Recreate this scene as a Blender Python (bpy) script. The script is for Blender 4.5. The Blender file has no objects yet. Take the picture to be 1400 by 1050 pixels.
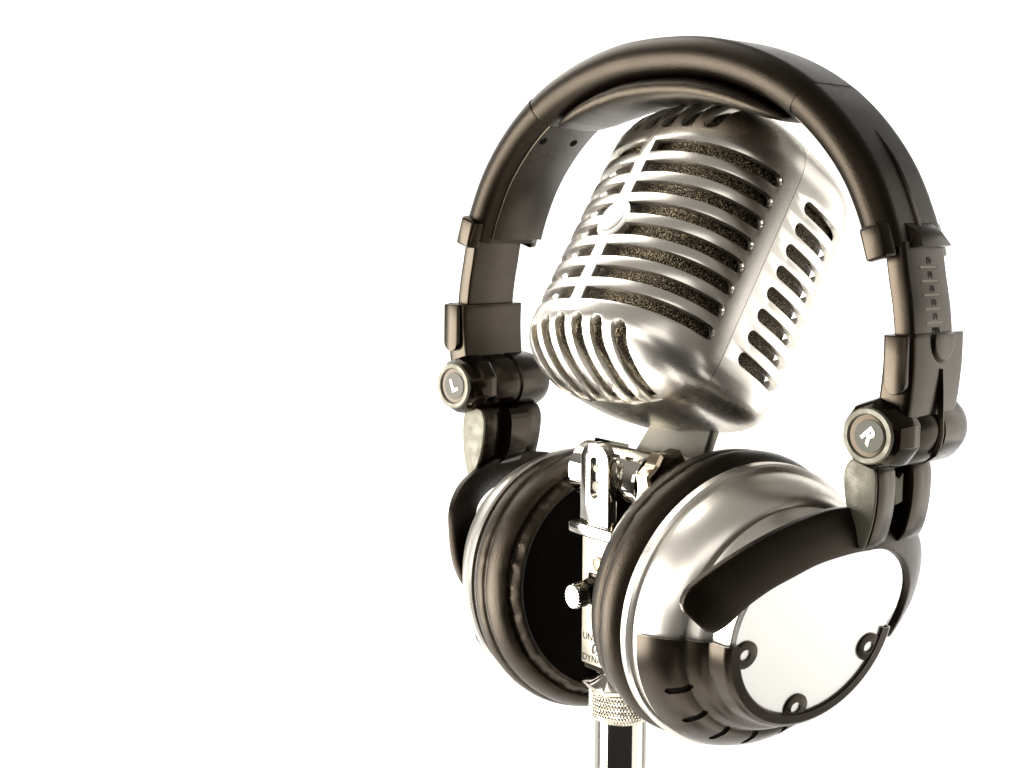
import bpy, bmesh, math, random
from mathutils import Vector, Matrix
random.seed(4)
PI = math.pi
MM = 0.001
sc = bpy.context.scene
COL = sc.collection

# ------------------------------------------------------------------ camera
cam_d = bpy.data.cameras.new("camera"); cam = bpy.data.objects.new("camera", cam_d); COL.objects.link(cam)
cam_d.sensor_fit = 'HORIZONTAL'; cam_d.sensor_width = 36.0; cam_d.lens = 36.0 * 2200 / 1400
cam_d.clip_start = 0.02; cam_d.clip_end = 50
cam.location = (-34.067 * MM, -478.088 * MM, 185.291 * MM)
cam.rotation_euler = (math.radians(80), 0, 0)
sc.camera = cam

# ------------------------------------------------------------------ world, studio lamps, exposure
w = bpy.data.worlds.new("World"); sc.world = w; w.use_nodes = True
bg = w.node_tree.nodes["Background"]; bg.inputs[0].default_value = (1.0, .93, .83, 1); bg.inputs[1].default_value = 1.0
# dim studio room: dark floor side, lighter ceiling side
_t = w.node_tree.nodes.new("ShaderNodeTexCoord"); _s = w.node_tree.nodes.new("ShaderNodeSeparateXYZ"); _r = w.node_tree.nodes.new("ShaderNodeValToRGB")
w.node_tree.links.new(_t.outputs["Generated"], _s.inputs[0]); w.node_tree.links.new(_s.outputs["Z"], _r.inputs[0]); w.node_tree.links.new(_r.outputs[0], bg.inputs[0])
_r.color_ramp.elements[0].position = .0; _r.color_ramp.elements[0].color = (.045, .042, .037, 1)
_r.color_ramp.elements[1].position = .6; _r.color_ramp.elements[1].color = (.30, .28, .25, 1)
sc.view_settings.view_transform = 'Standard'; sc.view_settings.look = 'None'
sc.view_settings.exposure = 0; sc.view_settings.gamma = 1; sc.view_settings.use_curve_mapping = False

def softbox(name, loc, target, sx, sy, radiance, col=(1, .95, .87)):
    l = bpy.data.lights.new(name, 'AREA'); l.shape = 'RECTANGLE'; l.size = sx; l.size_y = sy
    l.energy = radiance * sx * sy * PI; l.color = col
    o = bpy.data.objects.new(name, l); COL.objects.link(o); o.location = loc
    d = Vector(target) - Vector(loc); o.rotation_euler = d.to_track_quat('-Z', 'Y').to_euler()
    return o
T0 = (0.03, 0.05, 0.1)
softbox("softbox_left", (-.92, -.04, -.10), T0, .60, .85, 24.0)
softbox("softbox_right_back", (.86, .36, .10), T0, .5, .75, 1.9)
softbox("softbox_upper_back", (-.46, .66, .82), T0, .9, .8, 4.5)
softbox("softbox_right", (.88, -.12, -.16), T0, .95, .70, 2.0)
softbox("softbox_low", (.12, -.22, -.60), T0, .7, .55, 1.9)
softbox("softbox_front_left", (-.62, -.72, .30), T0, .5, .5, 2.0)
softbox("softbox_front", (-.10, -.85, .62), T0, .7, .4, 1.3)
softbox("backdrop_lamp_left", (-.95, .78, .12), (-.72, 1.5, .10), .35, 1.3, 9.6, (1, 1, 1))
softbox("backdrop_lamp_right", (.95, .78, .12), (.72, 1.5, .10), .35, 1.3, 9.6, (1, 1, 1))

softbox("backdrop_lamp_far_left", (-1.9, .75, .12), (-1.9, 1.5, .10), .35, 1.3, 2.5, (1, 1, 1))
softbox("backdrop_lamp_far_right", (1.9, .75, .12), (1.9, 1.5, .10), .35, 1.3, 2.5, (1, 1, 1))

# ------------------------------------------------------------------ materials
def mat(name, base, rough, metal=0.0, spec=.5, tint=None, noise=None, bump=None, var=None, aniso=0, coat=0, ragged=None):
    m = bpy.data.materials.new(name); m.use_nodes = True
    nt = m.node_tree; b = nt.nodes["Principled BSDF"]; L = nt.links
    b.inputs["Base Color"].default_value = (*base, 1); b.inputs["Roughness"].default_value = rough
    b.inputs["Metallic"].default_value = metal; b.inputs["Specular IOR Level"].default_value = spec
    if tint: b.inputs["Specular Tint"].default_value = (*tint, 1)
    if coat: b.inputs["Coat Weight"].default_value = coat; b.inputs["Coat Roughness"].default_value = .12
    tc = nt.nodes.new("ShaderNodeTexCoord"); mp = nt.nodes.new("ShaderNodeMapping")
    L.new(tc.outputs["Object"], mp.inputs["Vector"])
    if bump:                       # (kind, scale, strength, distance, stretch)
        kind, s, st, dist, stretch = bump
        mp.inputs["Scale"].default_value = stretch
        t = nt.nodes.new("ShaderNodeTexVoronoi" if kind == 'vor' else "ShaderNodeTexNoise")
        t.inputs["Scale"].default_value = s
        if kind == 'noise': t.inputs["Detail"].default_value = 5
        L.new(mp.outputs[0], t.inputs["Vector"])
        bp = nt.nodes.new("ShaderNodeBump"); bp.inputs["Strength"].default_value = st; bp.inputs["Distance"].default_value = dist
        L.new(t.outputs[0], bp.inputs["Height"]); L.new(bp.outputs[0], b.inputs["Normal"])
    if var:                        # (scale, amount) slow change of gloss and tone
        s, a = var
        t2 = nt.nodes.new("ShaderNodeTexNoise"); t2.inputs["Scale"].default_value = s; t2.inputs["Detail"].default_value = 6
        L.new(tc.outputs["Object"], t2.inputs["Vector"])
        mr = nt.nodes.new("ShaderNodeMapRange"); mr.inputs["From Min"].default_value = .3; mr.inputs["From Max"].default_value = .7
        mr.inputs["To Min"].default_value = rough * (1 - a); mr.inputs["To Max"].default_value = rough * (1 + a)
        L.new(t2.outputs[0], mr.inputs["Value"]); L.new(mr.outputs[0], b.inputs["Roughness"])
    if aniso: b.inputs["Anisotropic"].default_value = aniso
    return m

WARM = (1, .82, .62)
BLACK = mat("satin_black_plastic", (.0025, .0016, .001), .30, spec=.24, tint=WARM, bump=('noise', 2800, .40, .0003, (1, 1, 1)), var=(60, .12))
SMOOTH = mat("smooth_black_plastic", (.0025, .0016, .001), .26, spec=.32, tint=WARM, bump=('noise', 2500, .06, .0002, (1, 1, 1)), var=(90, .15))
GLOSS = mat("gloss_black_plastic", (.003, .002, .001), .14, spec=.25, tint=WARM, var=(50, .3))
LEATHER = mat("black_leatherette", (.003, .002, .0013), .32, spec=.36, tint=WARM, bump=('noise', 2600, .55, .0003, (1, 1, 1)), var=(45, .15))
CLOTH_SHADE = mat("black_cloth_and_hole_shade", (.004, .003, .002), .9, spec=.05, bump=('noise', 3000, .4, .0003, (1, 1, 1)))  # driver cloth, and the painted dark of slits and screw holes
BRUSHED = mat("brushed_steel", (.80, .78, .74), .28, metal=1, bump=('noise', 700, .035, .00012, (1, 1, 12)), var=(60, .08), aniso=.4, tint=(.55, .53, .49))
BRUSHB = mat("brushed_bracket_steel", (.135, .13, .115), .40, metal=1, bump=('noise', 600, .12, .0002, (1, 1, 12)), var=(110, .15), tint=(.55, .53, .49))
SILVER = mat("silver_paint", (.86, .84, .79), .30, metal=.95, bump=('noise', 4200, .10, .0002, (1, 1, 1)), var=(60, .05), tint=(.55, .53, .49))
PLATE = mat("polished_silver_plate", (.74, .755, .765), .36, metal=.75, bump=('noise', 900, .03, .0002, (1, 1, 1)))
POLE = mat("polished_pole_chrome", (.52, .51, .48), .08, metal=1, bump=('noise', 260, .05, .0004, (1, 1, .004)), var=(60, .4), tint=(.42, .40, .36))
CHROME = mat("chrome", (.80, .78, .73), .07, metal=1, bump=('noise', 120, .02, .0004, (1, 1, 1)), var=(60, .4), tint=(.42, .40, .36))
WORN = mat("worn_grey_metal", (.11, .105, .08), .52, metal=.3, bump=('noise', 2600, .4, .0003, (1, 1, 1)), var=(300, .3))
def speckle(name, dark, bright, scale, lo, hi):
    m = mat(name, dark, .34, metal=.85, bump=('noise', scale, .8, .0005, (1, 1, 1)))
    nt = m.node_tree; L = nt.links; b = nt.nodes["Principled BSDF"]
    tc = nt.nodes.new("ShaderNodeTexCoord"); t = nt.nodes.new("ShaderNodeTexNoise"); t.inputs["Scale"].default_value = scale * 1.1; t.inputs["Detail"].default_value = 3
    r = nt.nodes.new("ShaderNodeValToRGB"); r.color_ramp.elements[0].position = lo; r.color_ramp.elements[1].position = hi
    r.color_ramp.elements[0].color = (*dark, 1); r.color_ramp.elements[1].color = (*bright, 1)
    L.new(tc.outputs["Object"], t.inputs["Vector"]); L.new(t.outputs[0], r.inputs[0]); L.new(r.outputs[0], b.inputs["Base Color"]); return m
GOLDM = speckle("grille_foam", (.012, .009, .006), (.58, .49, .33), 2300, .51, .68)
WHITE = mat("white_print", (.82, .82, .76), .5)
DARKP = mat("dark_print", (.008, .006, .005), .7, spec=.1)
BRASS = mat("brass_screw", (.66, .54, .30), .28, metal=1, bump=('noise', 600, .05, .0002, (1, 1, 1)))
BADGE = mat("badge_enamel", (.84, .83, .80), .35, metal=.5)
DISC = mat("grey_green_disc", (.035, .034, .022), .5, spec=.3, bump=('noise', 1200, .2, .0002, (1, 1, 1)))
BACK = mat("white_paper_backdrop", (.88, .88, .88), .9, spec=.1, bump=('noise', 60, .02, .001, (1, 1, 1)))

# ------------------------------------------------------------------ helpers
def frame(origin, X, Y, Z):
    m = Matrix((X, Y, Z)).transposed().to_4x4(); m.translation = Vector(origin) * MM; return m
def thing(name, label, cat, loc, group=None):
    o = bpy.data.objects.new(name, None); COL.objects.link(o); o.location = Vector(loc) * MM
    o.empty_display_size = .02; o['label'] = label; o['category'] = cat
    if group: o['group'] = group
    return o
def smooth(me, deg=35):
    for p in me.polygons: p.use_smooth = True
    me.set_sharp_from_angle(angle=math.radians(deg))
WM = {}
def wm(o):
    return WM[o.name] if o.name in WM else Matrix.Translation(o.location)
def obj(name, bm, m, parent, fr=None, deg=35, bevel=0, bseg=2, label=None):
    """links one bmesh (in millimetres, in the frame fr) as one mesh object"""
    fr = fr or Matrix.Identity(4)
    bmesh.ops.recalc_face_normals(bm, faces=bm.faces[:])
    for v in bm.verts: v.co *= MM
    me = bpy.data.meshes.new(name); bm.to_mesh(me); bm.free(); me.materials.append(m)
    o = bpy.data.objects.new(name, me); COL.objects.link(o)
    if bevel:
        md = o.modifiers.new("b", 'BEVEL'); md.width = bevel * MM; md.segments = bseg; md.limit_method = 'ANGLE'; md.angle_limit = math.radians(32)
        bake(o)
    smooth(o.data, deg)
    if parent is not None:
        o.parent = parent; o.matrix_local = wm(parent).inverted() @ fr
    else: o.matrix_local = fr
    WM[o.name] = fr
    if label: o['label'] = label
    return o
def bake(o):
    dg = bpy.context.evaluated_depsgraph_get(); dg.update()
    me = bpy.data.meshes.new_from_object(o.evaluated_get(dg)); me.name = o.name
    o.modifiers.clear(); old = o.data; o.data = me
    if old.users == 0: bpy.data.meshes.remove(old)
def boolean(o, cutter_bm, op='DIFFERENCE', solver='EXACT', self_i=True):
    bmesh.ops.recalc_face_normals(cutter_bm, faces=cutter_bm.faces[:])
    for v in cutter_bm.verts: v.co *= MM
    me = bpy.data.meshes.new("cut"); cutter_bm.to_mesh(me); cutter_bm.free()
    c = bpy.data.objects.new("cut", me); COL.objects.link(c); c.matrix_world = WM[o.name]
    c.parent = None
    bpy.context.view_layer.update()
    md = o.modifiers.new("c", 'BOOLEAN'); md.object = c; md.operation = op; md.solver = solver; md.use_self = self_i
    bake(o); bpy.data.objects.remove(c); bpy.data.meshes.remove(me)
    smooth(o.data, 30)
def bm_new(): return bmesh.new()
def loft(bm, rings, close_u=True, cap0=True, cap1=True, close_v=False):
    vs = [[bm.verts.new(p) for p in r] for r in rings]
    n = len(vs[0]); K = len(vs)
    for i in range(K if close_v else K - 1):
        a, b = vs[i], vs[(i + 1) % K]
        for j in range(n if close_u else n - 1):
            k = (j + 1) % n
            bm.faces.new((a[j], a[k], b[k], b[j]))
    if close_u and not close_v:
        if cap0: bm.faces.new(vs[0][::-1])
        if cap1: bm.faces.new(vs[-1])
    return vs
def box(bm, x0, x1, y0, y1, z0, z1):
    p = [(x, y, z) for z in (z0, z1) for (x, y) in ((x0, y0), (x1, y0), (x1, y1), (x0, y1))]
    loft(bm, [p[:4], p[4:]])
def prism(bm, pts, axis, a0, a1):
    """2-D outline pts extruded along axis: 'x' -> (y,z), 'y' -> (x,z), 'z' -> (x,y)"""
    def P(p, a): return {'x': (a, p[0], p[1]), 'y': (p[0], a, p[1]), 'z': (p[0], p[1], a)}[axis]
    loft(bm, [[P(p, a0) for p in pts], [P(p, a1) for p in pts]])
def cyl(bm, axis, c, r, a0, a1, n=48, r1=None):
    r1 = r if r1 is None else r1
    def P(t, rr, a):
        u, v = rr * math.cos(t), rr * math.sin(t)
        return {'x': (a, c[0] + u, c[1] + v), 'y': (c[0] + u, a, c[1] + v), 'z': (c[0] + u, c[1] + v, a)}[axis]
    loft(bm, [[P(2 * PI * i / n, r, a0) for i in range(n)], [P(2 * PI * i / n, r1, a1) for i in range(n)]])
def lathe(bm, prof, axis='z', c=(0, 0), n=72, closed=False):
    """prof = [(radius, position along axis)]"""
    def P(t, rr, a):
        u, v = rr * math.cos(t), rr * math.sin(t)
        return {'x': (a, c[0] + u, c[1] + v), 'y': (c[0] + u, a, c[1] + v), 'z': (c[0] + u, c[1] + v, a)}[axis]
    rings = [[P(2 * PI * i / n, max(r, .01), a) for i in range(n)] for r, a in prof]
    loft(bm, rings, cap0=not closed, cap1=not closed, close_v=closed)
def catmull(pts, k=6):
    out = []; n = len(pts); pts = [Vector(p) for p in pts]
    for i in range(n - 1):
        p0 = pts[max(i - 1, 0)]; p1 = pts[i]; p2 = pts[i + 1]; p3 = pts[min(i + 2, n - 1)]
        for j in range(k):
            t = j / k
            out.append(.5 * ((2 * p1) + (p2 - p0) * t + (2 * p0 - 5 * p1 + 4 * p2 - p3) * t * t + (3 * p1 - p0 - 3 * p2 + p3) * t ** 3))
    out.append(pts[-1]); return out
def stadium(c, half, r, ang, n=8):
    """stadium outline round c, half length to the arc centres, radius r, direction ang"""
    out = []
    for s in (1, -1):
        for i in range(n + 1):
            t = ang + (0 if s > 0 else PI) - PI / 2 + PI * i / n
            out.append((c[0] + s * half * math.cos(ang) + r * math.cos(t), c[1] + s * half * math.sin(ang) + r * math.sin(t)))
    return out
def text(name, body, size, depth, m, parent, fr, offset=0, label=None, align='CENTER'):
    cu = bpy.data.curves.new("t", 'FONT'); cu.body = body; cu.size = size * MM; cu.extrude = depth * MM; cu.offset = offset * MM
    cu.align_x = align; cu.align_y = 'CENTER'
    t = bpy.data.objects.new("t", cu); COL.objects.link(t)
    dg = bpy.context.evaluated_depsgraph_get(); dg.update()
    me = bpy.data.meshes.new_from_object(t.evaluated_get(dg)); me.name = name
    bpy.data.objects.remove(t); bpy.data.curves.remove(cu)
    me.materials.clear(); me.materials.append(m)
    o = bpy.data.objects.new(name, me); COL.objects.link(o)
    o.parent = parent; o.matrix_local = wm(parent).inverted() @ fr; WM[o.name] = fr
    if label: o['label'] = label
    return o
def local(fr, p, X, Y):
    """sub-frame of fr at millimetre point p whose text runs along X with up Y (vectors in fr)"""
    X = Vector(X).normalized(); Y = Vector(Y); Z = X.cross(Y).normalized(); Y = Z.cross(X)
    m = Matrix((X, Y, Z)).transposed().to_4x4(); m.translation = Vector(p) * MM
    return fr @ m

# ------------------------------------------------------------------ backdrop
bm = bm_new()
prof = [(-2.6e3, -650), (0, -650)] ; pr = []
for y in (-300, 200, 700): pr.append((y, -700))
for i in range(13):
    t = PI / 2 * i / 12; pr.append((900 + 600 * math.sin(t), -100 - 600 * math.cos(t)))
pr += [(1500, 500), (1500, 600), (1500, 850)]
loft(bm, [[(-2600, y, z) for y, z in pr], [(2600, y, z) for y, z in pr]], close_u=False)
bd = obj("backdrop", bm, BACK, None, deg=60); bd['kind'] = 'structure'

# ------------------------------------------------------------------ stand
SX, SF = Vector((.66, -.7513, 0)), Vector((-.7513, -.66, 0))        # hinge axis (towards viewer right), front of the microphone
SO = Vector((2.37, 33.267, -12.893))
SFR = frame(SO, SX, -SF, (0, 0, 1))                                   # x hinge axis, -y front, z up
stand = thing("microphone_stand", "straight chrome pole with a knurled lock ring under the microphone", "microphone stand", (SO.x, SO.y, -650 + .5))
bm = bm_new(); lathe(bm, [(0, -637), (8.6, -637), (8.6, -3), (0, -3)], n=64); obj("pole", bm, POLE, stand, SFR)
bm = bm_new(); lathe(bm, [(0, -687), (110, -687), (118, -684), (118, -680), (60, -668), (14, -660), (11, -636), (0, -636)], n=96)
obj("base", bm, CHROME, stand, SFR)
# knurled ring: diamond knurl in the mesh
bm = bm_new(); n = 300; rings = []
zs = [-5.2, -4.4] + [-4 + 9.2 * i / 22 for i in range(23)] + [5.6, 6.2]
for k, z in enumerate(zs):
    r = []
    for i in range(n):
        t = 2 * PI * i / n
        kn = abs(math.sin(t * 30 + z * 1.5)) + abs(math.sin(t * 30 - z * 1.5))
        rr = 10.3 + .42 * (kn - 1)
        if z < -2.0: rr -= (-2.0 - z) ** 1.5 * .28
        if z > 5.3: rr = 10.0
        if k in (0, len(zs) - 1): rr = 9.2 if k else 8.4
        r.append((rr * math.cos(t), rr * math.sin(t), z))
    rings.append(r)
loft(bm, rings); obj("lock_ring", bm, mat("knurled_warm_steel", (.66, .62, .53), .25, metal=1), stand, SFR, deg=25)

# ------------------------------------------------------------------ microphone
MC = Vector((20.627, 55.263, 129.134))
MZ = Vector((.41638, .41400, .80946)).normalized(); MF = Vector((-.68508, -.44247, .57870)).normalized(); MX = MF.cross(MZ).normalized()
MFR = frame(MC, MX, MF, MZ)                                           # -x = side towards the viewer, +y front grille, z up
mic = thing("microphone", "vintage ribbed steel stage microphone leaning back inside the headphones", "microphone", (SO.x, SO.y, SO.z + 6))
A_, BF, NF, BR, NR, SP, Z0 = 38.95, 32.4, 2.39, 35.8, 4.6, 7.97, 28.0
def msc(z):
    """(x, front, rear) scale of the cross-section at height z"""
    if z > 32:
        k = max(1 - ((z - 32) / 25.2) ** 2.5, 0) ** (1 / 2.1); return k, k, k
    if z < -33:
        u = min((-33 - z) / 17.5, 1); k = max(1 - u ** 3.3, 0) ** (1 / 2.9); kx = max(1 - u ** 2.8, 0) ** (1 / 2.6)
        kf = max(1 - u ** 2.1, 0) ** (1 / 1.8)
        return max(kx, .30), max(kf, .10), max(k, .62)
    return 1, 1, 1
def mring(z, off, s, n=144):
    out = []
    for i in range(n):
        t = 2 * PI * i / n; c, q = math.cos(t), math.sin(t)
        b, e = (BF, NF) if q > 0 else (BR, NR)
        x = A_ * math.copysign(abs(c) ** (2 / e), c); y = b * math.copysign(abs(q) ** (2 / e), q)
        if z < -33: z_ = -33 + (z + 33) * (1.03 - .22 * max(0, min(1, .15 - y * s[2] / 34)))
        else: z_ = z
        out.append((x * max(s[0] - off * 1.15 / A_, .02), y * max((s[1] if q > 0 else s[2]) - off * (1.1 if q > 0 else .8) / b, .02), z_))
    return out
def mbody(off):
    zs = [-50.4, -50.1, -49.6, -48.9, -47.9, -46.5, -44.8, -42.8, -40.6, -38.4, -36.2, -34.2] + [-31 + 3.2 * i for i in range(20)] + [32.5, 35, 38, 41, 44, 47, 49.5, 51.8, 53.6, 55.0, 56.0, 56.7, 57.1]
    rings = []
    off0 = off
    for i, z in enumerate(zs):
        zz = z; off = off0 * (1 - .45 * max(0, min(1, (z - 31) / 6))) if off0 > 3 else off0
        if z > 42: zz = z - off * min(1, (z - 42) / 10)
        if z < -40: zz = z + off * min(1, (-40 - z) / 9)
        if rings and zz <= rings[-1][0][2] + .03: continue
        k = msc(z); rings.append(mring(zz, off, k))
    bm = bm_new(); loft(bm, rings); return bm
def mshell():
    a = mbody(0); b = mbody(2.0)
    me = bpy.data.meshes.new("tmp"); bmesh.ops.reverse_faces(b, faces=b.faces[:]); b.to_mesh(me); b.free()
    a.from_mesh(me); bpy.data.meshes.remove(me); return a
shell = mshell()
for v in shell.verts: v.co *= MM
me = bpy.data.meshes.new("front_shell"); shell.to_mesh(me); shell.free()
fs = bpy.data.objects.new("front_shell", me); COL.objects.link(fs); me.materials.append(BRUSHED)
fs.matrix_world = MFR; WM[fs.name] = MFR
cut = bm_new(); hb = 2.28
for k in range(8):
    z = Z0 - k * SP
    # front slots on both sides of the centre rib, rounded towards the seam
    pts = [(60, z - hb), (60, z + hb)] + [(6.3 + hb + hb * math.cos(t), z + hb * math.sin(t)) for t in [PI / 2 + PI * i / 10 for i in range(11)]]
    prism(cut, pts, 'x', -60, -2.6); prism(cut, pts, 'x', 2.6, 60)
    pts = [(-75, z - hb), (-75, z + hb)][::-1] + [(-5.8 - hb + hb * math.cos(t), z + hb * math.sin(t)) for t in [-PI / 2 + PI * i / 10 for i in range(11)]]
    prism(cut, pts, 'x', -60, -4.0); prism(cut, pts, 'x', 4.0, 60)
for i in (-2.5, -1.5, -.5, .5, 1.5, 2.5):
    x = i * 8.5; hw = 2.7
    zt = 35.0 + .25 * abs(i)
    pts = [(x + hw * math.cos(t), zt + hw + hw * math.sin(t)) for t in [PI + PI * q / 10 for q in range(11)]] + [(x + hw, 70), (x - hw, 70)]
    prism(cut, pts, 'y', -3, 60)
    zt = -34.6 - .3 * abs(i)
    pts = [(x + hw * math.cos(t), zt - hw + hw * math.sin(t)) for t in [PI * q / 10 for q in range(11)]] + [(x - hw, -60), (x + hw, -60)]
    prism(cut, pts, 'y', 2.5, 60)
boolean(fs, cut)
bev = fs.modifiers.new("b", 'BEVEL'); bev.width = .24 * MM; bev.segments = 2; bev.limit_method = 'ANGLE'; bev.angle_limit = math.radians(58)
bake(fs)
# split along the seam
rear = fs.copy(); rear.data = fs.data.copy(); rear.name = "rear_shell"; rear.data.name = "rear_shell"; COL.objects.link(rear)
for o, yy, outer in ((fs, .10, False), (rear, -.10, True)):
    b = bmesh.new(); b.from_mesh(o.data)
    bmesh.ops.bisect_plane(b, geom=b.verts[:] + b.edges[:] + b.faces[:], plane_co=(0, yy * MM, 0), plane_no=(0, 1, 0), clear_outer=outer, clear_inner=not outer)
    b.to_mesh(o.data); b.free(); smooth(o.data, 32)
    o.parent = mic; o.matrix_local = wm(mic).inverted() @ MFR; WM[o.name] = MFR
# foam behind the slots
bm = mbody(3.9); obj("grille_foam", bm, GOLDM, mic, MFR)
# round badge on the centre rib
bm = bm_new(); rings = []
for r, dy in ((0.01, .55), (4.6, .5), (5.0, .35), (5.05, -2.5)):
    ring = []
    for i in range(48):
        t = 2 * PI * i / 48; x = r * math.cos(t); z = (Z0 - 3.5 * SP) + r * math.sin(t)
        y = BF * (1 - (abs(x) / A_) ** NF) ** (1 / NF)
        ring.append((x, y + dy, z))
    rings.append(ring)
loft(bm, rings); obj("badge", bm, BRUSHED, mic, MFR, deg=50)
bm = bm_new(); rings = []
for r, dy in ((5.15, .3), (5.7, .3), (7.0, .02), (7.05, -2.2), (5.15, -2.2)):
    ring = []
    for i in range(48):
        t = 2 * PI * i / 48; x = r * math.cos(t); z = (Z0 - 3.5 * SP) + r * math.sin(t)
        ring.append((x, BF * (1 - (abs(x) / A_) ** NF) ** (1 / NF) + dy, z))
    rings.append(ring)
loft(bm, rings, close_v=True); obj("badge_mount", bm, BRUSHED, mic, MFR, deg=50)
# neck, bracket, swivel
bm = bm_new(); prism(bm, [(-7 + 9 * math.cos(2 * PI * i / 40), -27 + 3 * math.sin(2 * PI * i / 40)) for i in range(40)], 'z', -45.6, -41)
obj("neck", bm, GLOSS, mic, MFR, bevel=.6)
def S(x, f, z): return Vector((x, -f, z))
inv = SFR.inverted() @ MFR
def M2S(x, y, z): return (inv @ (Vector((x, y, z)) * MM)) / MM
bm = bm_new()
top = [M2S(-20, -24, -41), M2S(0, -17, -42), M2S(0, -21, -42), M2S(-20, -28, -41)]
low = [S(14, -16, 68), S(-13, -6, 68), S(-13, -10, 68), S(14, -20, 68)]
mid = [a.lerp(b, .55) for a, b in zip(top, low)]
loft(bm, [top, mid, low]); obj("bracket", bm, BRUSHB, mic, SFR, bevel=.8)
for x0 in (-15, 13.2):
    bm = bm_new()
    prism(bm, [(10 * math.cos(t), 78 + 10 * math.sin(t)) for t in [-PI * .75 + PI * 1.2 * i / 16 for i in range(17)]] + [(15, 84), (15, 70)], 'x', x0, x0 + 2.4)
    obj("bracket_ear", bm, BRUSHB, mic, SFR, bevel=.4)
bm = bm_new(); lathe(bm, [(0, -17.5), (8.2, -17.5), (9, -16.7), (9, 12), (8.3, 13), (0, 13)], 'x', (0, 78), n=64)
obj("swivel_barrel", bm, CHROME, mic, SFR)
bm = bm_new(); rr = []
for a, k in ((15.8, 1.0), (16.3, 1.05), (20.5, 1.05), (21.4, .96)):
    rr.append([(a, (11.2 - 1.5 * abs(math.cos(4 * 2 * PI * i / 144))) * k * math.cos(2 * PI * i / 144), 78 + (11.2 - 1.5 * abs(math.cos(4 * 2 * PI * i / 144))) * k * math.sin(2 * PI * i / 144)) for i in range(144)])
loft(bm, rr); nut = obj("swivel_nut", bm, mat("bronze_tinted_chrome", (.42, .35, .26), .16, metal=1, var=(90, .3)), mic, SFR, deg=40)
bm = bm_new(); lathe(bm, [(0, 20.8), (7.0, 20.8), (7.0, 22.2), (6.4, 22.9), (5.6, 22.9), (5.2, 21.7), (0, 21.7)], 'x', (0, 78), n=48)
obj("screw_head", bm, GLOSS, nut, SFR)
# front tongue with its slot and the foot flange
bm = bm_new()
prism(bm, [(-6.5, 63), (6.5, 63)] + [(6.5 * math.cos(t), 84 + 6.5 * math.sin(t)) for t in [PI * i / 12 for i in range(13)]], 'y', -13.5, -9.5)
tg = obj("swivel_tongue", bm, CHROME, mic, SFR, bevel=.4)
c = bm_new(); prism(c, stadium((0, 79), 5.0, 2.0, PI / 2), 'y', -15, -12); boolean(tg, c)
bm = bm_new(); cyl(bm, 'y', (0, 76), 1.6, -12.8, -12, 24); cyl(bm, 'y', (0, 82), 1.2, -12.8, -12, 24)
obj("slot_screw", bm, WORN, tg, SFR)
bm = bm_new(); box(bm, -10.5, 9.5, -15, 12, 59.4, 63.2); obj("swivel_flange", bm, CHROME, mic, SFR, bevel=.7)
bm = bm_new(); box(bm, -5.5, 5.5, -9.3, 7, 63.4, 72); obj("swivel_foot", bm, GLOSS, mic, SFR, bevel=.5)
# switch block
bm = bm_new(); box(bm, -8.5, 8.5, -10, 9, 12.5, 59.2); blk = obj("switch_housing", bm, GLOSS, mic, SFR, bevel=1.2)
bm = bm_new(); box(bm, -7.6, 7.6, -11.2, -9.6, 15.0, 58.0)
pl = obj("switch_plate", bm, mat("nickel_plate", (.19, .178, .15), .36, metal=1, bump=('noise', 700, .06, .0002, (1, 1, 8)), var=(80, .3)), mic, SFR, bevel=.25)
fx, up = (1, 0, 0), (0, 0, 1)
text("lettering", "ON", 3.4, .03, DARKP, pl, local(SFR, (0, -11.24, 27.6), fx, up))
text("lettering", "UNIDYNE", 3.2, .03, DARKP, pl, local(SFR, (0, -11.24, 24.2), fx, up))
text("lettering", "DYNAMIC", 3.2, .03, DARKP, pl, local(SFR, (0, -11.24, 17.0), fx, up))
for zz, mm_ in ((50.0, BRASS), (20.6, CHROME)):
    bm = bm_new(); lathe(bm, [(0, -11.1), (2.5, -11.1), (2.4, -11.7), (1.6, -12.2), (0, -12.35)], 'y', (0.2, zz), n=40)
    s = obj("plate_screw", bm, mm_, pl, SFR)
    c = bm_new(); box(c, -3, 3.4, -12.6, -11.8, zz - .35, zz + .35)
    rot = Matrix.Rotation(math.radians(62 if zz > 30 else 118), 4, 'Y')
    for v in c.verts: v.co = rot @ (v.co - Vector((.2, 0, zz))) + Vector((.2, 0, zz))
    boolean(s, c)
bm = bm_new(); box(bm, -4.2, 4.2, -11.8, -11, 35.6, 46.4); sw = obj("switch_slider", bm, GLOSS, mic, SFR, bevel=.3)
bm = bm_new(); loft(bm, [[(-3.4, -11.7, 38), (3.4, -11.7, 38), (3.4, -11.7, 45.6), (-3.4, -11.7, 45.6)], [(-2.4, -17.5, 38.6), (2.4, -17.5, 38.6), (2.4, -17.5, 44.4), (-2.4, -17.5, 44.4)]])
obj("slider_stem", bm, GLOSS, sw, SFR, bevel=.4)
bm = bm_new(); rr = []
for a, k in ((-17.3, .9), (-17.9, 1), (-22.2, 1), (-22.9, .88)):
    rr.append([((3.3 + .28 * (1 if (i // 2) % 2 else -1)) * k * math.cos(2 * PI * i / 88), a, 41.4 + (3.9 + .28 * (1 if (i // 2) % 2 else -1)) * k * math.sin(2 * PI * i / 88)) for i in range(88)])
loft(bm, rr); obj("slider_tip", bm, CHROME, sw, SFR, deg=25)
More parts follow.
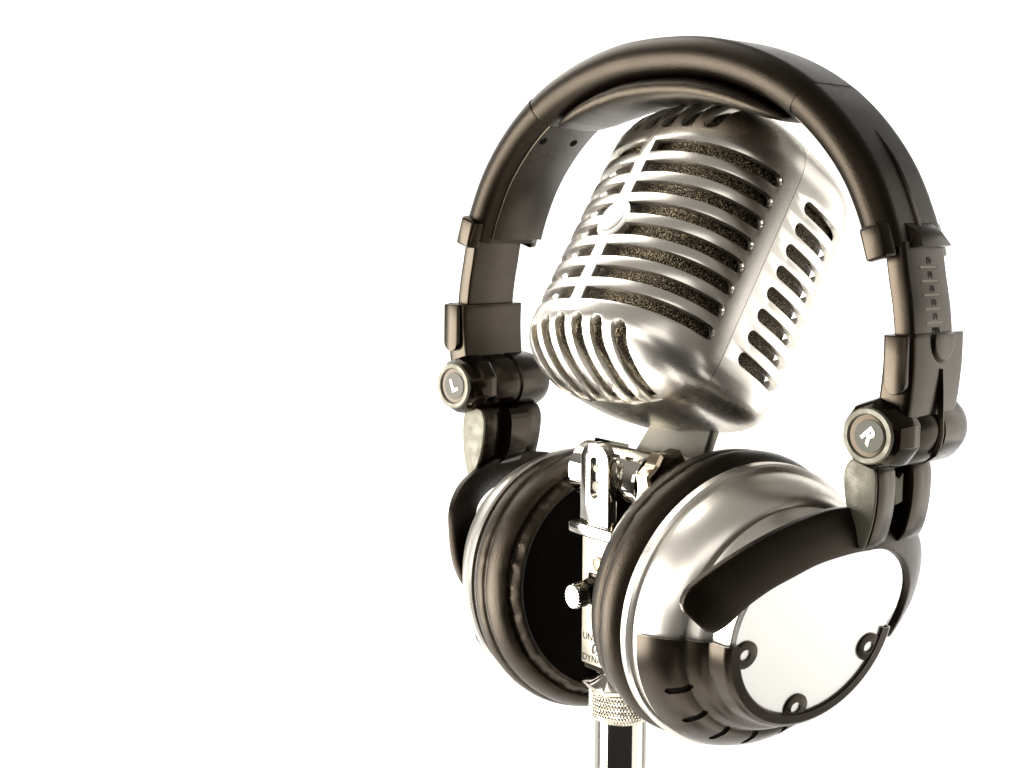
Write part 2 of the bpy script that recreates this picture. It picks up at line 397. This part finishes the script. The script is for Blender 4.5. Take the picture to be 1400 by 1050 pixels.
# threaded adaptor with faceted skirt
bm = bm_new(); k = 6; r0 = [(10.2 * math.cos(2 * PI * i / k + .85), 10.2 * math.sin(2 * PI * i / k + .85)) for i in range(k)]
loft(bm, [[(x * .95, y * .95, 12.4) for x, y in r0], [(x * 1.0, y * 1.0, 11.6) for x, y in r0], [(x * 1.32, y * 1.32, 7.6) for x, y in r0], [(x * 1.2, y * 1.2, 5.6) for x, y in r0]])
obj("thread_adaptor", bm, CHROME, mic, SFR, bevel=.3)

# ------------------------------------------------------------------ headphones
HM = Vector((21.106, 51.666, 85.317))
HX, HF, HZ = Vector((.718, -.695, .038)).normalized(), Vector((-.696, -.715, .060)).normalized(), Vector((.015, .070, .997))
HFR = frame(HM, HX, -HF, HX.cross(-HF))                               # x to the viewer's right cup, -y front, z up
hp = thing("headphones", "black and silver over-ear headphones hung over the vintage microphone", "headphones", (HM.x, HM.y, -30))
OUT = [(0, 119.6), (18, 118.4), (35, 114), (50, 107.2), (62, 98.8), (72, 88.8), (80, 77.8), (86, 65.5), (90.2, 53), (93.6, 38), (95, 25)]
OUT = [(-x, z) for x, z in OUT[:0:-1]] + OUT
CUR = catmull([(x, 0, z) for x, z in OUT], 40)
def cur_at(lo, hi):
    """part of the arc between two signed places (fraction of x,z path by angle from straight up, degrees, + = viewer right)"""
    out = []
    for i, p in enumerate(CUR):
        a = math.degrees(math.atan2(p.x, p.z - 25))
        if lo <= a <= hi:
            q = CUR[min(i + 1, len(CUR) - 1)]; o = CUR[max(i - 1, 0)]
            t = (q - o).normalized(); nrm = Vector((-t.z, 0, t.x))      # outward
            out.append((p, nrm, a))
    return out
def band(lo, hi, section, cap=True):
    """sweep section [(f, outward offset)] along the headband arc; section may be a function of the angle"""
    bm = bm_new(); rings = []
    for p, nn, a in cur_at(lo, hi):
        s = section(a) if callable(section) else section
        rings.append([(p.x + nn.x * d, -f, p.z + nn.z * d) for f, d in s])
    loft(bm, rings); return bm
def rsec(w, d0, d1, r, r2=None, n=5):
    """rounded section, half width w, from offset d0 (outer) down to d1 (inner)"""
    r2 = r if r2 is None else r2; out = []
    for cx, cz, rr, a0 in ((w - r, d0 - r, r, 0), (-w + r, d0 - r, r, PI / 2), (-w + r2, d1 + r2, r2, PI), (w - r2, d1 + r2, r2, 1.5 * PI)):
        for i in range(n + 1):
            t = a0 + PI / 2 * i / n; out.append((cx + rr * math.cos(t), cz + rr * math.sin(t)))
    return out
A_SEAM, A_END = 36.5, 71.9
def sec_top(a):
    s = rsec(15.8, .3, -12.4, 6.3, 6.2, 12); return s
hb = obj("headband", band(-A_SEAM + .03, A_SEAM - .03, sec_top), BLACK, hp, HFR, deg=50)
# parting line along the front face
bm = bm_new(); rings = []
for p, nn, a in cur_at(-A_SEAM + .3, 70):
    q = p + nn * -5.4
    rings.append([(q.x + nn.x * d, -15.66 - f * .06, q.z + nn.z * d) for f, d in ((-1, -.12), (1, -.12), (1, .12), (-1, .12))])
loft(bm, rings); obj("parting_line", bm, GLOSS, hb, HFR)
for sg in (-1, 1):
    lo, hi = (A_SEAM + .03, A_END) if sg > 0 else (-A_END, -A_SEAM - .03)
    def sec_end(a):
        o = [(f, d) for f, d in rsec(16.0, .2, -11.4, 5.8, 5.7, 12)]
        return o
    he = obj("band_end", band(lo, hi, sec_end), BLACK, hp, HFR, deg=40)
    # flat inner cover plate with two black discs standing for the shade of screw holes
    def sec_in(a): return [(10.2, -10.4), (-15.4, -10.4), (-15.4, -12.2), (10.2, -12.2)]
    ip = obj("inner_cover", band(lo if sg > 0 else lo + 1.2, hi if sg < 0 else hi, sec_in), SMOOTH, he, HFR, bevel=.3)
    L = cur_at(min(sg * 41, sg * 43), max(sg * 41, sg * 43)); p, nn, a = L[len(L) // 2]; t = Vector((nn.z, 0, -nn.x))
    for f in (7.5, -8.5):
        q = p + nn * -12.22; bm = bm_new()
        ring = lambda r, d: [tuple(q + nn * -d + t * (r * math.cos(2 * PI * i / 24)) + Vector((0, -f + r * math.sin(2 * PI * i / 24), 0))) for i in range(24)]
        loft(bm, [ring(1.5, -.3), ring(1.5, .12), ring(1.0, .2)]); obj("cover_hole_shade", bm, CLOTH_SHADE, he, HFR)
    # raised rib down the outside
    L = cur_at(min(sg * 47, sg * 69), max(sg * 47, sg * 69)); bm = bm_new(); rings = []
    for p, nn, a in L:
        k = max(0, min(1, (abs(a) - 47) / 8)); q = p + nn * .05
        rings.append([tuple(q + nn * d + Vector((0, -f, 0))) for f, d in ((.9 * k + .05, -.3), (.5 * k + .03, .75 * k), (-.5 * k - .03, .75 * k), (-.9 * k - .05, -.3))])
    loft(bm, rings); obj("outer_rib", bm, GLOSS, he, HFR)
    # end collar with its grips
    L = cur_at(min(sg * 67.2, sg * 72.2), max(sg * 67.2, sg * 72.2))
    if sg > 0: L = L
    p0, n0, _ = L[0 if sg > 0 else -1]; p1, n1, _ = L[-1 if sg > 0 else 0]
    bm = bm_new(); loft(bm, [[(q.x + m_.x * d, -f, q.z + m_.z * d) for f, d in s] for q, m_, s in
        ((p0, n0, [(8, -.2), (-8, -.2), (-8, .0), (8, .0)]), (p0.lerp(p1, .5), n0, [(7.5, -1), (-10, -1), (-8.5, 2.6), (5, 2.6)]), (p1, n1, [(7.5, -1), (-12.5, -1), (-11.5, 3.0), (5.5, 3.0)]))])
    obj("grip", bm, SMOOTH, he, HFR, bevel=.7, bseg=3)
    bm = bm_new(); pts = [(q, m_) for q, m_ in ((p0 + (p1 - p0) * -.1, n0), (p1 + (p1 - p0) * .25, n1))]
    loft(bm, [[(q.x + m_.x * d, -f, q.z + m_.z * d) for f, d in ((13.6, -.8), (18.6, -2.2), (18.6, -8.6), (13.6, -9.8))] for q, m_ in pts])
    obj("side_tab", bm, SMOOTH, he, HFR, bevel=1.0, bseg=3)
    bm = bm_new(); loft(bm, [[(q.x + m_.x * d, -f, q.z + m_.z * d) for f, d in ((-13, -1.2), (-17.6, -2.2), (-17.6, -8.6), (-13, -9.8))] for q, m_ in pts])
    obj("side_tab", bm, SMOOTH, he, HFR, bevel=1.0, bseg=3)

# leather cushion under the top of the band
bm = bm_new(); rings = []; N = 60
for i in range(N + 1):
    x = -48 + 96 * i / N; k = x / 48
    e = max(1 - abs(k) ** 3.2, 0) ** .5
    # inner line of the band
    best = min(CUR, key=lambda p: abs(p.x * .9 - x)); zi = best.z - 12.0
    zt = zi; zb = min(zi - .8, zi - (zi - 92.2) * 1.0 * e) if e > 0 else zi - .8
    zb = zi - 8.7 * e
    h = max((zt - zb) / 2, .25); zc = (zt + zb) / 2; w_ = 4 + 12.4 * e ** .6
    ring = []
    for j in range(32):
        t = 2 * PI * j / 32; c_, s_ = math.cos(t), math.sin(t)
        wr = .25 * math.sin(x * .9 + j * .7) * math.sin(j * 1.3 + x * .23)
        ring.append((x + wr * .3, -(w_ + wr * .4) * math.copysign(abs(c_) ** .75, c_), zc + (h + wr * .25 * e) * math.copysign(abs(s_) ** .8, s_)))
    rings.append(ring)
loft(bm, rings); obj("head_cushion", bm, LEATHER, hp, HFR, deg=80)

# sliders, arms, pivots, hinges
def mirror(bm, sg):
    if sg < 0:
        for v in bm.verts: v.co.x = -v.co.x
    return bm
def xz_strip(pts, sec, sg):
    """sweep along (x,z) points; sec(i) gives [(f, outward)]"""
    bm = bm_new(); rings = []
    P = [Vector((x, 0, z)) for x, z in pts]
    for i, p in enumerate(P):
        t = (P[min(i + 1, len(P) - 1)] - P[max(i - 1, 0)]).normalized(); nn = Vector((-t.z, 0, t.x)) * (-1 if t.z > 0 else 1)
        nn = Vector((abs(t.z), 0, t.x if t.z < 0 else -t.x))
        rings.append([(p.x + nn.x * d, -f, p.z + nn.z * d) for f, d in sec(i)])
    loft(bm, rings); return mirror(bm, sg)
SL = [(p.x, p.z) for p in catmull([(90.2, 0, 56), (92.0, 0, 46), (93.6, 0, 38), (94.6, 0, 30), (95.0, 0, 22)], 6)]
for sg in (-1, 1):
    sl = obj("slider", xz_strip(SL, lambda i: rsec(11.9, -.2, -6.6, 1.6, 1.0, 4), sg), SMOOTH, hp, HFR)
    # engraved scale on the outside
    glyph = ["(5)", "(4)", "(3)", "(2)", "(1)"]
    for k in range(5):
        z = 48.0 - k * 4.05 + .6
        i = min(range(len(SL)), key=lambda q: abs(SL[q][1] - z)); j = min(i + 1, len(SL) - 1); i = j - 1
        t = Vector((SL[j][0] - SL[i][0], 0, SL[j][1] - SL[i][1])).normalized(); nn = Vector((-t.z, 0, t.x)); up_ = -t
        x = SL[i][0] + (z - SL[i][1]) * t.x / t.z
        q = Vector((x, 0, z)) + nn * -.16
        S_ = Matrix.Scale(-1, 4, (1, 0, 0)) if sg < 0 else Matrix.Identity(4)
        for nm, m_, hw, hh, dd, cf in (("scale_mark", mat("mark_cream", (.22, .19, .14), .5) if (k == 0 and sg < 0) else bpy.data.materials["mark_cream"], 4.6, .32, .05, -.6), ("scale_groove", GLOSS, 5.1, .52, .0, -.85)):
            bm = bm_new()
            pr_ = stadium((0, 0), hw - hh, hh, 0, 6)
            ring = lambda d: [tuple(q + nn * d + Vector((0, -(cf - a), 0)) + up_ * b) for a, b in pr_]
            loft(bm, [ring(-.3), ring(.03 + dd)]); mirror(bm, sg); obj(nm, bm, m_, sl, HFR)
        tx = Vector((0, 1, 0)); qq = q + nn * .06 + up_ * 2.0 + Vector((0, 1.2, 0))
        if sg < 0: qq = Vector((-qq.x, qq.y, qq.z)); nn2 = Vector((-nn.x, 0, nn.z)); up2 = Vector((-up_.x, 0, up_.z)); tx = Vector((0, -1, 0))
        else: up2 = up_
        text("scale_number", glyph[k], 2.3, .03, DARKP, sl, local(HFR, qq, tx, up2), offset=.0)
    qq = q + nn * .06 - up_ * 2.2 + Vector((0, 1.2, 0))
    if sg < 0: qq = Vector((-qq.x, qq.y, qq.z))
    text("scale_lettering", "MIN", 2.4, .03, DARKP, sl, local(HFR, qq, tx, up2), offset=.0)
    # lower arm
    def arm_sec(i, n=14):
        k = i / (n - 1); w_ = 15.4 - 1.0 * k; return rsec(w_, 1.6 - k * .6, -8.4 - 1.5 * k, 2.2, 1.6, 4)
    AP = [(p.x, p.z) for p in catmull([(94.9, 0, 29.5), (95.2, 0, 20), (94.6, 0, 10), (93.6, 0, 3), (92, 0, -3)], 4)][:14]
    arm = obj("slider_arm", xz_strip(AP, lambda i: arm_sec(i), sg), SMOOTH, hp, HFR, bevel=.25)
    # thumb scoop and rib on the outside, rail on the front edge
    bm = bm_new(); pts = [(7.5 * math.sin(t), 21.5 + 8.5 * -abs(math.cos(t)) + 8) for t in [0]]
    outl = [(-7.2, 29.4)] + [(-7.2 * math.cos(t), 26.5 - 6.8 * math.sin(t)) for t in [PI * i / 14 for i in range(15)]] + [(7.2, 29.4)]
    loft(bm, [[(96.0, -(f + 1.5 - 3), z) for f, z in outl], [(97.6, -(f * .78 + 1.5 - 3), 29.4 + (z - 29.4) * .78) for f, z in outl]])
    obj("thumb_scoop", mirror(bm, sg), SMOOTH, arm, HFR, bevel=.3)
    bm = bm_new(); pth = [(97.0, 19), (97.3, 12), (97.2, 5), (97.6, 0), (97.4, -4), (96.4, -7)]; ff = [1.5, 1.2, .6, 0.9, 1.6, 2.8]
    loft(bm, [[(x - 1.5, -(f - 3 + .7), z), (x + .25, -(f - 3 + .25), z), (x + .25, -(f - 3 - .25), z), (x - 1.5, -(f - 3 - .7), z)] for (x, z), f in zip(pth, ff)])
    obj("arm_rib", mirror(bm, sg), GLOSS, arm, HFR)
    bm = bm_new()
    outl = [(95.6, 29.2), (88.4, 29.2)] + [(92 - 3.6 * math.cos(t), 15.6 - 3.6 * math.sin(t)) for t in [PI * i / 10 for i in range(11)]]
    prism(bm, outl, 'y', -17.2, -14.6); obj("arm_rail", mirror(bm, sg), SMOOTH, arm, HFR, bevel=.5)
    # pivot cylinder along front-back, knob in front with the side letter
    KX = 86.3
    bm = bm_new(); lathe(bm, [(0, -9), (9.8, -9), (10.4, -8), (10.6, 2), (10.0, 2.4), (10.0, 4.4), (10.8, 4.8), (10.8, 16), (9.4, 20.3), (6, 21.6), (0, 21.8)], 'y', (KX, 0), n=64)
    pv = obj("pivot", mirror(bm, sg), SMOOTH, hp, HFR)
    bm = bm_new(); lathe(bm, [(0, -8.6), (10.8, -8.6), (11.1, -10), (11.0, -13.6), (10.0, -18.4), (8.2, -20.6), (0, -20.6)], 'y', (KX, 0), n=10)
    bmesh.ops.rotate(bm, verts=bm.verts[:], cent=(KX, 0, 0), matrix=Matrix.Rotation(.3, 3, 'Y'))
    kn = obj("pivot_knob", mirror(bm, sg), GLOSS, hp, HFR, deg=25, bevel=.5)
    bm = bm_new(); lathe(bm, [(8.1, -19.5), (8.3, -20.6), (7.9, -21.3), (6.6, -21.3), (6.2, -20.8), (6.2, -19.2), (8.1, -19.2)], 'y', (KX, 0), n=64, closed=True)
    obj("knob_ring", mirror(bm, sg), WORN, kn, HFR)
    bm = bm_new(); lathe(bm, [(0, -19.5), (6.0, -19.5), (6.0, -20.63), (5.6, -20.66), (0, -20.66)], 'y', (KX, 0), n=48)
    obj("knob_recess", mirror(bm, sg), GLOSS, kn, HFR)
    bm = bm_new(); lathe(bm, [(0, -20.6), (4.9, -20.6), (4.8, -20.95), (0, -20.95)], 'y', (KX + .5 * sg, 0), n=48)
    obj("knob_disc", mirror(bm, sg), DISC, kn, HFR)
    ang = math.radians(-48 if sg > 0 else 22)
    X_ = Vector((math.cos(ang), 0, math.sin(ang))); Y_ = Vector((-math.sin(ang), 0, math.cos(ang)))
    text("side_letter", "R" if sg > 0 else "L", 6.2, .12, WHITE, kn, local(HFR, (sg * KX + .3, -21.0, 0), X_, Y_), offset=.26)
    # hinge bracket below: front cheek, two lobes, pin
    def lobe(f0, f1, dx=0., dz=0.):
        bm = bm_new()
        pts = [(77.5 + dx, -8.5), (75.8 + dx, -12), (76 + dx, -18), (77.6 + dx, -25), (80.4, -32), (82.6, -35), (84.6 + dx, -31.5 + dz), (86.2 + dx, -25 + dz), (86.8 + dx, -18 + dz), (86.4 + dx, -12 + dz), (84.6 + dx, -9.4), (81, -8)]
        pp = catmull([(a, b, 0) for a, b in pts + pts[:1]], 3)[:-1]
        prism(bm, [(p.x, p.y) for p in pp], 'y', -f1, -f0); return bm
    hg = obj("hinge_bracket", mirror(lobe(4.6, 14.5), sg), SMOOTH, hp, HFR, deg=50, bevel=.5)
    obj("hinge_lobe", mirror(lobe(-15.5, -4.4, .4), sg), SMOOTH, hg, HFR, deg=50, bevel=.5)
    obj("hinge_core", mirror(lobe(-4.5, 4.7, -3.6, 3), sg), GLOSS, hg, HFR, deg=50)
    bm = lobe(14.6, 15.6, -.2, .3); obj("hinge_cheek", mirror(bm, sg), WORN, hg, HFR, deg=50, bevel=.4)
    bm = bm_new(); prism(bm, [(-2.6, -23), (2.4, -24.5), (3.0, -13.5), (.5, -14.8), (-2.6, -13)], 'x', 0, 0)
    bm.free(); bm = bm_new()
    o_ = [(-2.4, -22.5), (2.2, -23.2), (2.6, -14.2), (.3, -15.4), (-2.4, -13.6)]
    loft(bm, [[(81.5, -f, z) for f, z in o_], [(85.2, -f * .9, z + .5) for f, z in o_]]); obj("hinge_catch", mirror(bm, sg), WORN, hg, HFR, bevel=.3)
    # yoke: an arch in a plane tilted outwards at the top
    tau = math.radians(22); yw = math.radians(8 if sg > 0 else -8)
    Xr = Vector((math.cos(yw), -math.sin(yw), 0)); Fr = Vector((-math.sin(yw), -math.cos(yw), 0))     # Fr = front direction
    nn = Xr * math.cos(tau) - Vector((0, 0, 1)) * math.sin(tau); uu = Vector((0, 0, 1)) * math.cos(tau) + Xr * math.sin(tau)
    c0 = Vector((90, 0, -20))
    near = [(66, -40), (60, -31.5), (51, -25.5), (42, -22), (33, -19), (23, -17.5), (13, -17), (2, -18), (-9, -24), (-16, -33.5), (-18, -45), (-16, -55)]
    farp = [(78, -31), (73, -24.5), (65, -19.5), (54, -14), (43, -10), (31, -7), (20, -6), (2, -8.5), (-17, -16), (-28, -27), (-33, -42), (-29, -56)]
    if sg < 0:
        near = [(20, -60), (21, -50), (19.5, -41), (16, -32), (12, -25), (4, -20), (-8, -17.5)]; near += [(-16 - f, u) for f, u in near[-2::-1]]
        farp = [(30, -60), (33, -48), (32, -36), (29, -26), (21, -17.5), (6, -11), (-8, -9.5)]; farp += [(-16 - f, u) for f, u in farp[-2::-1]]
    nc = catmull([(a, b, 0) for a, b in near], 5); fc = catmull([(a, b, -8 if i else -9) for i, (a, b) in enumerate(farp)], 5)
    Q = lambda f, u, d: c0 + Fr * f + uu * u + nn * d
    bm = bm_new(); rings = []
    cc = Vector((22 if sg > 0 else -8, -60, 0))
    for i, (a, b) in enumerate(zip(nc, fc)):
        e = min(1, min(i, len(nc) - 1 - i) / 3.5) ** .5 * .5 + .5
        mid_ = (a + b) / 2; a2 = mid_ + (a - mid_) * e; b2 = mid_ + (b - mid_) * e
        inw = (cc - Vector((mid_.x, mid_.y, 0))).normalized() * 2.0
        a3 = a2 + inw * .55 + Vector((0, 0, -2.2)); b3 = b2 + inw * .5 + Vector((0, 0, -2.4))
        pa = [a2 + (b2 - a2) * t + Vector((0, 0, .9 * math.sin(PI * t))) for t in (0, .12, .35, .6, .85, 1)]
        rings.append([tuple(Q(p.x, p.y, p.z)) for p in pa] + [tuple(Q(b3.x, b3.y, b3.z)), tuple(Q(a3.x, a3.y, a3.z))])
    loft(bm, rings); obj("yoke", mirror(bm, sg), BLACK, hp, HFR, deg=40, bevel=.35)

# ear cups ---------------------------------------------------------------------------------------------
def cup(origin, X, Y, Z, sc_, wr, open_side):
    FR = frame(origin, X, Y, Z) @ Matrix.Scale(1, 4)
    def ring(r, z, n=120, off=True, tilt=True, fn=None, a0=0, a1=None):
        k = max(0, min(1, (z - 15) / 27.)); cx, cy = 1.0 * k, 3.2 * k; th = math.radians(4.5) * k
        out = []; full = a1 is None
        for i in range(n if full else n + 1):
            t = (2 * PI * i / n) if full else a0 + (a1 - a0) * i / n
            x, y = r * math.cos(t), r * math.sin(t)
            zz = z + y * math.tan(th)
            out.append(((cx + x) * sc_, (cy + y * math.cos(th)) * sc_, zz * sc_))
        return out
    root = None
    # body
    prof = [(30, 10.5), (43.5, 11), (43.5, 14), (43.2, 16.2), (42.6, 19), (41.4, 22.5), (39.5, 25.6), (37.4, 28), (36.3, 28.6), (35.2, 28.8), (34.2, 30), (33.4, 32), (32.2, 33.6), (30.9, 34.4), (30.4, 35), (30.2, 37), (30.1, 40.6), (29.7, 41.5), (29.0, 41.8)]
    bm = bm_new(); loft(bm, [ring(r, z) for r, z in prof]); body = obj("ear_cup", bm, SILVER, hp, FR, deg=28)
    bm = bm_new(); loft(bm, [ring(r, z) for r, z in ((28.6, 41.4), (28.6, 42.0), (28.2, 42.3))]); obj("end_plate", bm, PLATE, body, FR)
    bm = bm_new(); loft(bm, [ring(r, z) for r, z in ((40, 10.6), (44.6, 10.6), (45.2, 11.4), (45.2, 13.8), (44.6, 14.6), (43, 14.6))]); obj("cup_rim", bm, WORN if False else BRUSHED, body, FR)
    bm = bm_new(); loft(bm, [ring(r, z) for r, z in ((38, 7), (42.6, 7), (42.6, 10.5), (38, 10.5))]); obj("cup_seat", bm, GLOSS, body, FR)
    # lower cover wrapping the dome, with slits
    aa, bb = (math.radians(180), math.radians(352)) if open_side > 0 else (math.radians(198), math.radians(332))
    cov = [(43.6, 17.2), (43.2, 19.3), (42.0, 22.9), (40.1, 26.0), (38.0, 28.6), (36.8, 29.4), (35.6, 29.6), (35.0, 30.6), (34.2, 32.6), (33.0, 34.2), (31.6, 35.2), (31.2, 36.2), (31.0, 40.6), (30.5, 41.8), (29.4, 42.6), (26.6, 42.75)]
    def sheet(P, d, a, b, n=90):
        o = [ring(r + d * .7, z + d * .55, n, a0=a, a1=b) for r, z in P]; return o
    bm = bm_new(); N_ = 90
    o1 = sheet(cov, .7, aa, bb, N_); i1 = sheet(cov, .1, aa, bb, N_)
    sec = lambda j: [o1[k][j] for k in range(len(cov))] + [i1[k][j] for k in range(len(cov) - 1, -1, -1)]
    loft(bm, [sec(j) for j in range(N_ + 1)]); lc = obj("lower_cover", bm, SMOOTH, body, FR, deg=26)
    cutb = bm_new()
    for q in range(8):
        t = math.radians(205 + q * 18.5); r0_, r1_ = 35.9, 41.2
        cx, cy = .35, .95
        d = Vector((math.cos(t), math.sin(t), 0)); s = Vector((-d.y, d.x, 0))
        c_ = Vector((cx, cy, 0)) * 1.5
        pts = [c_ + d * a + s * b for a, b in ((r0_, -1.15), (r1_, -1.15), (r1_ + .6, -.4), (r1_ + .6, .4), (r1_, 1.15), (r0_, 1.15), (r0_ - .6, .4), (r0_ - .6, -.4))]
        loft(cutb, [[tuple(p * sc_ + Vector((0, 0, 18)) * sc_) for p in pts], [tuple(p * sc_ + Vector((0, 0, 36)) * sc_) for p in pts]])
    shade_prof = [(42.3, 21.5), (41.5, 23.2), (39.6, 26.2), (37.5, 28.7), (35.9, 29.2)]
    boolean(lc, cutb)
    bm = bm_new(); o1 = sheet(shade_prof, .35, math.radians(200), math.radians(330), 60); i1 = sheet(shade_prof, -.3, math.radians(200), math.radians(330), 60)  # black sheet added under the slits in place of their shade
    loft(bm, [[o1[k][j] for k in range(len(shade_prof))] + [i1[k][j] for k in range(len(shade_prof) - 1, -1, -1)] for j in range(61)]); obj("slit_shade_sheet", bm, CLOTH_SHADE, lc, FR)
    # screw tabs on the plate
    Kc = Vector((1.0, 3.2, 42.4)); th = math.radians(4.5)
    for x, y in ((-24.6, -3.4), (-2.6, -24.6), (22.6, -9.4)):
        bm = bm_new(); rr = []
        for r, dz in ((1.75, .1), (1.75, .72), (4.2, .72), (4.4, .6), (4.4, .1)):
            rr.append([((Kc.x + x + r * math.cos(2 * PI * i / 40)) * sc_, (Kc.y + (y + r * math.sin(2 * PI * i / 40))) * sc_, (42.1 + (y + r * math.sin(2 * PI * i / 40)) * math.tan(th) + dz) * sc_) for i in range(40)])
        loft(bm, rr, close_v=True); obj("screw_tab", bm, SMOOTH, lc, FR)
    # leather pad with stitched crease and wrinkles
    pp = [(35.6, -1), (35.7, -6), (36.0, -9.6), (36.6, -11.4), (37.9, -11.6), (39.4, -9.6), (40.3, -8.0), (41.3, -8.6), (43.4, -7.2), (45.0, -4.2), (45.4, -1.4), (44.9, -.1), (45.9, 1.0), (46.4, 3.2), (46.0, 5.6), (44.4, 7.8), (41.5, 8.8), (38, 9)]
    pp = [(p.x, p.y) for p in catmull([(a, b, 0) for a, b in pp], 3)]
    bm = bm_new(); n = 220; rr = []
    ph = [random.uniform(0, 6.28) for _ in range(9)]
    for r, z in pp:
        out = []
        for i in range(n):
            t = 2 * PI * i / n
            g1 = math.exp(-((r - 39.4) / 2.4) ** 2) if z < -6 else 0
            g2 = math.exp(-((z - .2) / 1.6) ** 2) if r > 43 else 0
            wv = sum(math.sin(t * f + ph[q]) * a for q, (f, a) in enumerate(((23, .25), (37, .22), (67, .14), (11, .3), (96, .07))))
            md = .35 + .65 * math.sin(2.5 * t + ph[5]) ** 2 * (.6 + .4 * math.sin(7 * t + ph[6]))
            d = wr * g1 * wv * 1.25 * md + g2 * .45 * wv * (.4 + md)
            rr_ = r + d * .7; zz = z - d * .8
            out.append((rr_ * math.cos(t) * sc_, rr_ * math.sin(t) * sc_, zz * sc_))
        rr.append(out)
    loft(bm, rr, cap0=False, cap1=False); pad = obj("ear_pad", bm, LEATHER, hp, FR, deg=70)
    bm = bm_new(); lathe(bm, [(0, -7), (36 * sc_, -7), (36 * sc_, 1), (0, 1)], n=64); obj("driver_cloth", bm, CLOTH_SHADE, hp, FR)
    return body
cup((32.883, 17.584, 30.621), (.866, .5, 0), (.044, -.075, .996), (.498, -.863, -.087), 1.026, .8, 1)
cup((-4.524, 67.372, 20.133), (-.866, -.5, 0), (-.061, .106, .993), (-.496, .860, -.122), .99, 1.3, -1)
